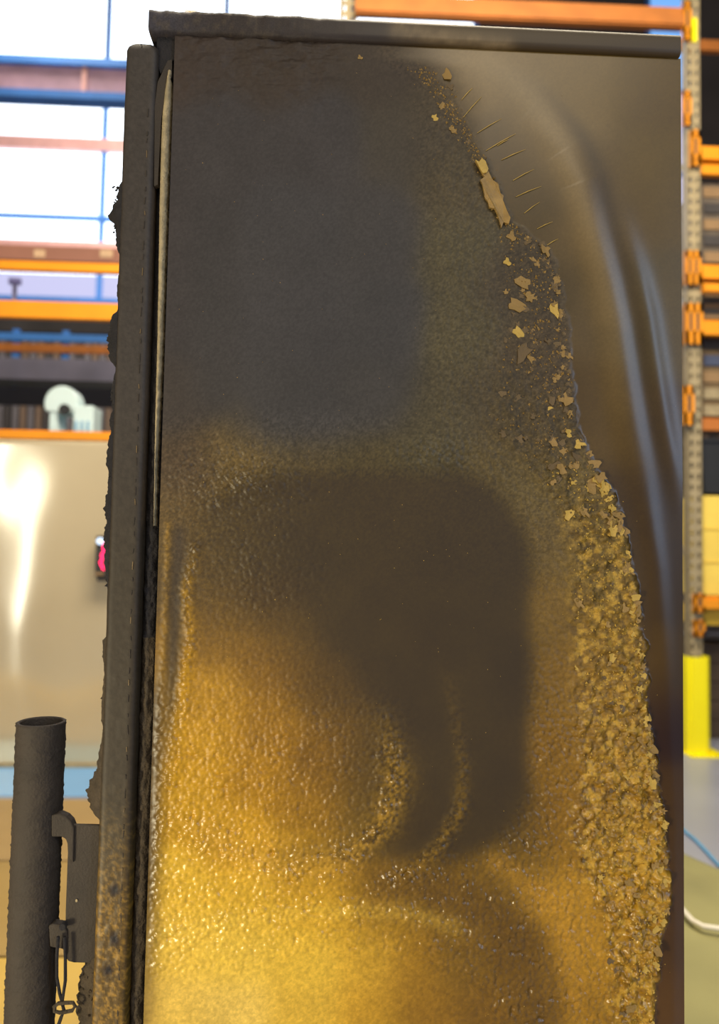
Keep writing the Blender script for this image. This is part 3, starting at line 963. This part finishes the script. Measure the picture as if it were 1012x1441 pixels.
panel['label'] = 'sooty side panel with golden heat stains and blistered paint'


# --- loose paint flakes along the blister line
def flake_mesh(k, elong):
    g = random.Random(100 + k)
    n = g.choice((10, 11, 12))
    v, f = [], []
    curl = g.uniform(.1, .5)
    ring = []
    for i in range(n):
        a = 2 * math.pi * i / n
        r = g.uniform(.8, 1.1) if g.random() < .6 else g.uniform(.38, .7)
        x, z = r * math.cos(a), r * math.sin(a) * elong
        ring.append((x, z))
    for t in (0, .13):
        for x, z in ring:
            v.append((x * .5, -(t + curl * (x * x + .3 * z) * .5), z * .5))
    v.append((0, -.13, 0))
    for i in range(n):
        j = (i + 1) % n
        f.append((i, j, n + j, n + i))
        f.append((n + i, n + j, 2 * n))
    f.append(tuple(range(n - 1, -1, -1)))
    me = bpy.data.meshes.new('paint_flake')
    me.from_pydata(v, [], f)
    return me


flake_src = {}
for k in range(8):
    for mn in ('flake_gold', 'flake_tan', 'flake_brown'):
        me = flake_mesh(k, 1.0 if k < 5 else 1.7)
        me.materials.append(M[mn])
        flake_src[k, mn] = me


def surf_y(px, py):
    p = at(px, py, PY)
    i = int(np.clip(np.searchsorted(zs, p.z), 0, len(zs) - 1))
    j = int(np.clip(round((p.x - x_left) / (x_right - x_left) * (NX - 1)), 0, NX - 1))
    return P0[i, j, 1]


def flake(px, py, size, mn, k=None, rot=None):
    k = random.randrange(8) if k is None else k
    p = at(px, py, PY)
    o = bpy.data.objects.new('paint_flake', flake_src[k, mn])
    C.objects.link(o)
    o.parent = panel
    s = size / F_PX * PY
    o.location = (p.x, surf_y(px, py) + .0004, p.z)
    o.scale = (s, s * .5, s)
    o.rotation_euler = (random.uniform(-.15, .15), random.uniform(0, 6.28) if rot is None else rot, random.uniform(-.15, .15))
    return o


# hand-set large flakes from the upper arc down
for px, py, s, mn in ((627, 104, 15, 'flake_tan'), (634, 122, 12, 'flake_brown'), (612, 166, 11, 'flake_gold'), (622, 150, 9, 'flake_tan'), (637, 183, 12, 'flake_tan'),
                      (659, 200, 9, 'flake_brown'), (507, 81, 9, 'flake_tan'), (720, 333, 17, 'flake_tan'), (714, 369, 14, 'flake_gold'), (768, 351, 15, 'flake_tan'),
                      (738, 398, 18, 'flake_tan'), (747, 418, 20, 'flake_tan'), (725, 430, 20, 'flake_tan'), (783, 395, 14, 'flake_tan'), (780, 437, 17, 'flake_gold'),
                      (728, 467, 14, 'flake_gold'), (735, 497, 24, 'flake_brown'), (792, 498, 12, 'flake_tan'), (748, 505, 12, 'flake_tan'), (795, 563, 22, 'flake_tan'),
                      (772, 575, 9, 'flake_gold'), (785, 530, 11, 'flake_tan'), (800, 610, 13, 'flake_gold'), (812, 625, 15, 'flake_gold'), (777, 622, 11, 'flake_tan'),
                      (850, 687, 17, 'flake_gold'), (830, 680, 16, 'flake_tan'), (807, 655, 16, 'flake_tan'), (790, 660, 18, 'flake_tan'), (860, 715, 13, 'flake_gold'),
                      (820, 720, 13, 'flake_tan'), (800, 722, 14, 'flake_gold'), (872, 750, 18, 'flake_gold'), (847, 725, 13, 'flake_tan'), (886, 800, 14, 'flake_gold'),
                      (707, 610, 13, 'flake_brown'), (730, 618, 16, 'flake_brown'), (728, 560, 10, 'flake_brown'), (750, 585, 11, 'flake_brown')):
    flake(px, py, s, mn)
n_done = 39
# rows along the outer rim, and scattered through the strip
while n_done < 292:
    py = random.choice((random.uniform(330, 700), random.uniform(640, 1430), random.uniform(700, 1440)))
    o_, i_ = np.interp(py, *XO), np.interp(py, *XI)
    q = random.random()
    if q < .62:
        px = o_ - abs(random.gauss(0, 9)) - 1
    else:
        px = i_ + (o_ - i_) * random.random()
    size = random.uniform(8, 18) if 620 < py < 900 and q < .7 else random.uniform(6, 13) if py > 600 else random.uniform(5, 11)
    if py > 660:
        mn = random.choice(('flake_gold', 'flake_gold', 'flake_tan', 'flake_tan') if q < .62 else ('flake_tan', 'flake_tan', 'flake_brown', 'flake_gold'))
    else:
        mn = random.choice(('flake_tan', 'flake_brown', 'flake_brown'))
    flake(px, py, size, mn)
    n_done += 1

# the one long ribbon of loose paint
outl = [(668, 228), (673, 231), (677, 226), (682, 230), (687, 243), (692, 255), (700, 262), (703, 274), (708, 277), (707, 283), (712, 298), (717, 309), (715, 317), (708, 314), (705, 322), (700, 306),
        (695, 296), (688, 294), (686, 285), (682, 280), (678, 262), (675, 256), (681, 251), (678, 246)]
mb = MB()
n = len(outl)
for lay in (0, 1):
    for i, (px, py) in enumerate(outl):
        p = at(px, py, PY)
        lift = .001 + .004 * lay * 0 + .0015 * math.sin(i * 1.3) + (.003 if lay else 0)
        mb.v.append((p.x, PY - max(lift, .0004) - (.001 if lay else 0), p.z))
cen = [at(px, py, PY) for px, py in ((679, 238), (690, 270), (699, 288), (709, 311))]
mb.f.append(tuple(range(n - 1, -1, -1)))
mb.f.append(tuple(range(n, 2 * n)))
for i in range(n):
    j = (i + 1) % n
    mb.f.append((i, j, n + j, n + i))
o = mb.build('paint_ribbon', M['flake_tan'], panel)
o['label'] = 'long curled ribbon of golden loose paint'
ob_ = [(668, 228), (673, 231), (677, 226), (682, 230), (686, 241), (684, 246), (678, 247), (674, 240)]
mb = MB().prism([(at(a, b, PY).x, at(a, b, PY).z) for a, b in ob_], 1, PY - .0072, PY - .005)
mb.build('ribbon_tip', M['flake_gold'], panel)

# hair-thin radiating paint threads
for a, b, c, d in ((650, 140, 665, 124), (652, 165, 678, 136), (672, 187, 706, 167), (684, 212, 726, 188), (706, 225, 740, 210), (722, 254, 752, 238), (726, 277, 762, 262),
                   (738, 300, 760, 284), (756, 322, 778, 312), (700, 205, 716, 196), (770, 345, 786, 336)):
    p, q = at(a, b, PY - .001), at(c, d, PY - .001)
    mid = (p + q) / 2 + Vector((0, -.0006, .0006))
    MB().tube([p, mid, q], [.0004, .0006, .0002], 5).build('paint_thread', M['flake_gold'], panel)

# crumbs: thousands too small to pick apart
mb, mb_low = MB(), MB()
for k in range(2600):
    py = random.uniform(95, 1441)
    o_, i_ = np.interp(py, *XO), np.interp(py, *XI)
    px = random.gauss(i_ + (o_ - i_) * .6, (o_ - i_) * .3) if random.random() < .86 else random.uniform(250, 955)
    if px > o_ + 6 and random.random() < .9:
        continue
    if not 205 < px < 957:
        continue
    p = at(px, py, PY)
    s = (random.uniform(.8, 3.2) if px < o_ and px > i_ else random.uniform(.5, 1.2)) / F_PX * PY
    y = surf_y(px, py)
    mt = mb_low if py > 660 else mb
    b = len(mt.v)
    a = random.uniform(0, 6.28)
    for i in range(3):
        r = s * random.uniform(.5, 1.1)
        mt.v.append((p.x + r * math.cos(a + i * 2.1), y, p.z + r * math.sin(a + i * 2.1)))
    mt.v.append((p.x, y - s * random.uniform(.3, .9), p.z))
    mt.f += [(b, b + 1, b + 3), (b + 1, b + 2, b + 3), (b + 2, b, b + 3), (b + 2, b + 1, b)]
cr = mb.build('paint_crumbs', M['flake_tan'], panel)
cr['kind'] = 'stuff'
cr = mb_low.build('paint_crumbs', M['flake_gold'], panel)
cr['kind'] = 'stuff'

# --- cap along the top edge
NXc = 320
xc = np.linspace(at(211, 30, PY).x, at(955, 60, PY).x, NXc)
ch = .0335
prof = [(.02, 0.0), (.004, 0.0), (-.004, .001), (-.0068, .004), (-.0075, .010), (-.0075, .018), (-.0075, .026), (-.0065, .031), (-.003, ch), (.02, ch), (.3, ch), (DEPTH, ch), (DEPTH, 0.0), (.3, 0.0)]
Pc = np.zeros((NXc, len(prof), 3))
for j, (dy, dz) in enumerate(prof):
    Pc[:, j, 0] = xc
    Pc[:, j, 1] = PY + dy
    Pc[:, j, 2] = z_top + dz
Uc, Vc = project(Pc.reshape(-1, 3))
Uc, Vc = Uc.reshape(Pc.shape[:2]), Vc.reshape(Pc.shape[:2])
left = sm(560, 300, Uc)
frontm = np.array([1 if d < .01 else 0 for d, _ in prof])[None, :]
Pc[..., 1] -= left * frontm * .006 * (fbm(Uc / 14, Vc / 8, 91) - .45)
Pc[..., 2] += left * frontm * .004 * (fbm(Uc / 30, Vc / 30 + 50, 92) - .5)
col = np.zeros(Uc.shape + (3,)) + np.array((74, 60, 40.))
over(sm(640, 520, Uc), (62, 54, 50))
over(sm(330, 210, Uc) * .6, (70, 68, 78))
bp_, _ = polydist(Uc, Vc, [(560, 40), (610, 50), (670, 58), (712, 63)])
over(np.exp(-(bp_ / 12) ** 2) * .8 * (.4 + fbm(Uc / 12, Vc / 6, 93)), (138, 116, 84))
over(left * sm(.6, .7, fbm(Uc / 9, Vc / 5, 94)) * .35, (100, 86, 66))
cap = grid_mesh('top_cap', Pc, M['burnt'], cols=burnt_albedo(col), attrs={'grain': .1 + .5 * left, 'gloss': .45 + .25 * left}, wrap=True)
cab.own(cap)
for s_, xx in ((0, 0), (1, NXc - 1)):
    mb = MB()
    mb.v = [tuple(Pc[xx, j]) for j in range(len(prof))]
    mb.f = [tuple(range(len(prof)))] if s_ == 0 else [tuple(range(len(prof) - 1, -1, -1))]
    cab.own(mb.build('cap_end', M['soot_steel']))

# --- door: thick rounded slab, edge-on to the camera
dl = 0.5 * (at(178, 90, PY).x + at(139, 1400, PY).x) - .0055
dr = 0.5 * (at(219, 90, PY).x + at(181, 1400, PY).x)
dz1 = at(195, 59, PY).z
R_ = .009
pts = []


def corner(cx, cy, a0):
    for k in range(5):
        a = math.radians(a0 + 22.5 * k)
        pts.append((cx + R_ * math.cos(a), cy + R_ * math.sin(a)))


yd0, yd1 = PY - .002, PY + DEPTH - .02
corner(dl + R_, yd0 + R_, 180)
pts += [(dl + R_ + (dr - dl - 2 * R_) * t, yd0) for t in np.linspace(.1, .9, 14)]
corner(dr - R_ * 1, yd0 + R_, 270)
pts += [(dr, yd0 + .1), (dr, yd1), (dl, yd1), (dl, yd0 + .1)]
zz = np.concatenate([np.linspace(.08, .5, 16)[:-1], np.linspace(.5, dz1 - .012, 560), [dz1 - .006, dz1 - .002, dz1]])
Pd = np.zeros((len(zz), len(pts), 3))
cxd, cyd = (dl + dr) / 2, (yd0 + yd1) / 2
for i, z in enumerate(zz):
    sh_ = max(0.0, (z - (dz1 - .012)) / .012) ** 2 * .006
    for j, (x, y) in enumerate(pts):
        Pd[i, j] = (x + (sh_ if x < cxd else -sh_), y + (sh_ if y < cyd else -sh_), z)
Ud, Vd = project(Pd.reshape(-1, 3))
Ud, Vd = Ud.reshape(Pd.shape[:2]), Vd.reshape(Pd.shape[:2])
fr = np.array([1.0 if y < yd0 + .02 else 0 for _, y in pts])[None, :]
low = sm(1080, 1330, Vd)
nd = fbm(Ud / 3.4, Vd / 3.4, 55, 3)
Pd[..., 1] -= fr * (.0009 * (fbm(Ud / 9, Vd / 9, 51) - .5) + low * .0012 * (1 - worley(Ud / 7, Vd / 7, 52)))
Pd[..., 0] += fr * .0012 * (fbm(Ud * 0, Vd / 40, 53) - .5)
col = np.zeros(Ud.shape + (3,)) + np.array((70, 63, 57.))
over(sm(500, 900, Vd), (66, 57, 45))
ctr = np.exp(-((Ud - np.interp(Vd, [60, 1441], [200, 162])) / 16) ** 2)
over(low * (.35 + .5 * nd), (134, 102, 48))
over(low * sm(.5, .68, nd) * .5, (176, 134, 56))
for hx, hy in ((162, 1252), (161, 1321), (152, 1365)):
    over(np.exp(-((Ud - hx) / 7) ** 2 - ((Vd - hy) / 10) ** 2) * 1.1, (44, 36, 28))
bk = np.array([0.0 if y < yd0 + .05 else 1.0 for _, y in pts])[None, :] + 0 * Ud
over(bk, (66, 58, 50))
col *= (1 + .25 * (nd - .5))[..., None]
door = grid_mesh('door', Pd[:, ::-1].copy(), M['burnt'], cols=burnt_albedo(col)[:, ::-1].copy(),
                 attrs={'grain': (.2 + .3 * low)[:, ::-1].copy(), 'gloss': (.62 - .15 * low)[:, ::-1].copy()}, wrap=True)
cab.own(door)
mb = MB()
mb.v = [tuple(p) for p in Pd[-1]]
mb.f = [tuple(range(len(pts)))]
mb.build('door_top', M['soot_steel'], door)

# gasket channel between door and panel
xg0, xg1 = dr - .001, x_left + .003
cab.own(MB().box(xg0, xg1, PY + .035, PY + DEPTH - .05, .09, z_top - .002).build('gasket_back', M['dark_gap']))
NG = 620
zg = np.linspace(.1, at(230, 118, PY).z, NG)
th = np.linspace(0, math.pi, 15)
Pg = np.zeros((NG, 15, 3))
nn = fbm(np.tile(np.arange(15)[None, :] * .7, (NG, 1)), zg[:, None] * 90 + np.zeros((NG, 15)), 61)
rag = sm(1.75, 1.2, zg)[:, None]
gm = (xg0 + xg1) / 2 - .002
for j, a in enumerate(th):
    Pg[:, j, 0] = gm - math.cos(a) * (xg1 - xg0) * .42 * (1 + .25 * rag[:, 0] * (nn[:, j] - .5))
    Pg[:, j, 1] = PY + .03 - math.sin(a) * (.018 + .010 * (nn[:, j] - .5) * (.3 + rag[:, 0]))
    Pg[:, j, 2] = zg
kz = int(np.searchsorted(zg, at(200, 900, PY).z))
gl = grid_mesh('door_gasket', Pg[:kz + 1].copy(), M['char_brown'])
cab.own(gl)
gl['label'] = 'crusted brown lower door gasket'
gk = grid_mesh('door_gasket', Pg[kz:].copy(), M['char'])
cab.own(gk)
gk['label'] = 'crumbled black door gasket'
# thin frayed seam along the door edge
for k in range(64):
    z = .56 + (1.86 - .56) * k / 63 + random.uniform(-.006, .006)
    l = random.uniform(.004, .013)
    MB().bar((dr - .0105 + random.uniform(-.001, .001), yd0 - .0004, z), (dr - .0105, yd0 - .0004, z + l), .0012, .0012).build('frayed_seam', M['flake_brown'] if k % 4 == 0 else M['soot_steel'], door)

# pale exposed insulation edge along the panel front
ins = [(236, 100, 241), (231, 130, 241), (227, 165, 239), (225, 220, 237), (223, 300, 234), (222, 400, 231), (220, 500, 228), (218, 580, 224), (217, 660, 220), (216, 740, 218)]
NZ = 260
yy = np.linspace(100, 740, NZ)
x0_, x1_ = np.interp(yy, [i[1] for i in ins], [i[0] for i in ins]), np.interp(yy, [i[1] for i in ins], [i[2] for i in ins])
nz_ = fbm(yy / 6, yy * 0, 71) - .5
Pi = np.zeros((NZ, 9, 3))
for i in range(NZ):
    for j in range(9):
        t = j / 8
        px = x0_[i] + (x1_[i] - x0_[i]) * t + (nz_[i] * 3.0 * t)
        p = at(px, yy[i], PY)
        Pi[i, j] = (p.x, PY + .004 - .007 * math.sin(math.pi * t) ** .5 if 0 < j < 8 else PY + .02, p.z)
ii = grid_mesh('insulation_edge', Pi[::-1].copy(), M['pale'])
cab.own(ii)
ii['label'] = 'pale insulation edge exposed beside the door gap'
# warped hinge flap under the cap
mb = MB()
fl_o = [(221, 52), (246, 52), (246, 84), (240, 88), (232, 96), (226, 104), (220, 84)]
mb.prism([(at(a, b, PY + .006).x, at(a, b, PY + .006).z) for a, b in fl_o], 1, PY + .006, PY + .03)
cab.own(mb.build('hinge_plate', M['char']))
mb = MB()
fl_o = [(236, 86), (242, 84), (242, 108), (234, 124), (227, 168), (222, 260), (217, 262), (218, 150), (222, 116)]
mb.prism([(at(a, b, PY + .002).x, at(a, b, PY + .002).z) for a, b in fl_o], 1, PY + .0015, PY + .012)
cab.own(mb.build('warped_strip', M['soot_steel']))

# --- charred crust on the front of the door
def crust(segs, name, y0, depth, m, seed):
    """segs: (py, protrusion in px) along the front face of the door"""
    pys = [s[0] for s in segs]
    n = max(12, int((pys[-1] - pys[0]) / 2.2))
    yv = np.linspace(pys[0], pys[-1], n)
    wv = np.interp(yv, pys, [s[1] for s in segs])
    th = np.linspace(0, math.pi, 13)
    P = np.zeros((n, 13, 3))
    nn = fbm(np.arange(13)[None, :] * .8 + np.zeros((n, 1)), yv[:, None] / 4.5 + np.zeros((1, 13)), seed, 3)
    for i in range(n):
        z = at(160, yv[i], PY).z
        w = wv[i] / F_PX * PY
        for j, a in enumerate(th):
            r = .7 + .8 * nn[i, j]
            P[i, j] = (dl + .002 - math.sin(a) * w * r, y0 + depth * .5 * (1 - math.cos(a)), z + .002 * (nn[i, j] - .5))
    o = grid_mesh(name, P[:, ::-1].copy(), m, door)
    return o


crust([(248, 1), (256, 9), (268, 12), (276, 8), (282, 18), (296, 21), (304, 16), (318, 13), (340, 9), (352, 5), (362, 1)], 'char_clump', PY + .002, .06, M['char'], 101)
crust([(372, 1), (384, 5), (404, 7), (424, 4), (434, 1)], 'char_clump', PY + .004, .05, M['char'], 102)
crust([(434, 1), (440, 13), (452, 16), (470, 18), (488, 17), (500, 13), (510, 8), (516, 2)], 'char_clump', PY + .001, .07, M['char'], 103)
crust([(518, 1), (530, 7), (556, 10), (576, 6), (590, 11), (604, 7), (620, 12), (650, 13), (662, 9), (690, 10), (712, 14), (735, 10), (760, 12), (800, 9), (830, 4), (838, 1)], 'char_clump', PY + .002, .05, M['char'], 104)
crust([(894, 1), (902, 9), (920, 10), (936, 8), (950, 4), (962, 7), (990, 8), (1016, 8), (1024, 3), (1042, 5), (1062, 9), (1080, 12), (1096, 14), (1110, 20), (1126, 26), (1140, 22), (1152, 12), (1156, 2)], 'char_clump', PY + .002, .07, M['char_brown'], 105)
crust([(1354, 1), (1358, 12), (1368, 17), (1376, 24), (1400, 27), (1441, 28), (1500, 24), (1560, 6)], 'char_clump', PY + .012, .06, M['char_brown'], 106)
# jagged crumbs on the crust
for k in range(70):
    py = random.choice((random.uniform(262, 330), random.uniform(530, 830), random.uniform(900, 1150), random.uniform(1365, 1441)))
    base = 153.5 - (py - 250) * .0295
    offs = {0: 16, 1: 9, 2: 8, 3: 22}[0 if py < 340 else 1 if py < 840 else 2 if py < 1090 else 3]
    if 1090 < py < 1160:
        offs = 16
    px = np.interp(py, [60, 1441], [178.5, 138]) - offs * random.uniform(.3, .8)
    s = random.uniform(.0015, .0035)
    p = at(px, py, PY + random.uniform(.005, .03))
    mb = MB()
    g = [Vector((random.uniform(-1, 1), random.uniform(-1, 1), random.uniform(-1, 1))).normalized() for _ in range(6)]
    vv = [Vector(c) for c in ((1, 0, 0), (-1, 0, 0), (0, 1, 0), (0, -1, 0), (0, 0, 1), (0, 0, -1))]
    mb.v = [tuple(p + (v + .45 * w_) * s) for v, w_ in zip(vv, g)]
    mb.f = [(0, 2, 4), (2, 1, 4), (1, 3, 4), (3, 0, 4), (2, 0, 5), (1, 2, 5), (3, 1, 5), (0, 3, 5)]
    mb.build('char_crumb', M['char'] if py < 850 else M['char_brown'], door)

# --- pipe handle with bracket and wire
HY = PY + .035
hr = 31.5 / F_PX * HY
hx = 0.5 * (at(56, 1020, HY).x + at(44, 1430, HY).x)
hz1 = at(56, 1016, HY).z
NH, NT = 240, 48
zz = np.linspace(.42, hz1, NH)
Ph = []
ncol = np.arange(NT) / NT * 30
for i, z in enumerate(zz):
    Ph.append([(hx + hr * math.cos(2 * math.pi * k / NT), HY + hr * math.sin(2 * math.pi * k / NT), z) for k in range(NT)])
inner = []
for rr2, z in ((hr - .001, hz1 + .0012), (hr - .0035, hz1 + .0012), (hr - .0045, hz1 - .001), (hr - .0045, hz1 - .03), (hr - .0045, hz1 - .3)):
    inner.append([(hx + rr2 * math.cos(2 * math.pi * k / NT), HY + rr2 * math.sin(2 * math.pi * k / NT), z) for k in range(NT)])
Ph = np.array(Ph)
nh = fbm(np.tile(ncol[None, :], (NH, 1)), zz[:, None] * 300 + np.zeros((NH, NT)), 81)
dirv = np.stack([np.cos(np.arange(NT) * 2 * np.pi / NT), np.sin(np.arange(NT) * 2 * np.pi / NT), np.zeros(NT)], -1)
Ph += dirv[None] * (np.clip(nh - .52, 0, 1) * .006)[..., None]
Ph = np.concatenate([Ph, np.array(inner)], 0)
hd = grid_mesh('handle_pipe', Ph, M['soot_steel'], door, wrap=True)
hd['label'] = 'sooty open-topped pipe handle'
MB().tube([(hx, HY, .42), (hx, HY, .425)], hr, 32).build('pipe_end', M['soot_steel'], door)

# bracket: plate with swept-out lugs
BY = PY + .018


def bxz(px, py, Y=BY):
    p = at(px, py, Y)
    return (p.x, p.z)


plate = [(100, 1160), (142, 1161), (143, 1356), (104, 1355), (96, 1353), (91, 1346), (92, 1280), (95, 1200), (94, 1175)]
MB().prism([bxz(*q) for q in plate], 1, BY, BY + .005).build('handle_bracket', M['soot_steel'], door, bevel=.0015)
# upper lug curving to the pipe
lug = [(72, 1147), (84, 1145), (93, 1149), (100, 1156), (104, 1166), (103, 1215), (95, 1205), (95, 1190), (92, 1181), (86, 1178), (72, 1178)]
MB().prism([bxz(a, b, BY - .004) for a, b in lug], 1, BY - .004, BY + .012).build('bracket_lug', M['soot_steel'], door, bevel=.002)
lug = [(68, 1303), (74, 1300), (88, 1302), (94, 1310), (94, 1345), (88, 1336), (70, 1333)]
MB().prism([bxz(a, b, BY - .003) for a, b in lug], 1, BY - .003, BY + .012).build('bracket_lug', M['soot_steel'], door, bevel=.002)
p = at(89, 1303, BY - .008)
MB().tube([(p.x, BY - .012, p.z), (p.x, BY - .003, p.z)], .0045, 12).build('lug_bolt', M['char'], door)
p = at(108, 1267, BY)
MB().prism([(p.x + .0016 * math.cos(k * 1.05), p.z + .0022 * math.sin(k * 1.05)) for k in range(6)], 1, BY - .0012, BY).build('pale_chip', M['pale'], door)
WY = BY - .010
wire = [(82, 1318), (80, 1345), (80, 1375), (84, 1398), (88, 1412)]
MB().tube([at(a, b, WY) for a, b in wire], .0022, 8).build('hanging_wire', M['char'], door)
wire = [(91, 1318), (92, 1350), (92, 1380), (89, 1400), (87, 1414)]
MB().tube([at(a, b, WY) for a, b in wire], .0022, 8).build('hanging_wire', M['char'], door)
loop = [(78, 1424), (76, 1417), (82, 1412), (94, 1411), (103, 1411), (106, 1416), (102, 1422), (92, 1424), (84, 1425), (77, 1423), (77, 1415)]
MB().tube([at(a, b, WY - .003) for a, b in loop], .0026, 8).build('wire_clasp', M['char_brown'], door)
wire = [(88, 1413), (90, 1422), (86, 1432), (81, 1446), (78, 1470), (76, 1520)]
MB().tube([at(a, b, WY) for a, b in wire], .0024, 8).build('hanging_wire', M['char'], door)
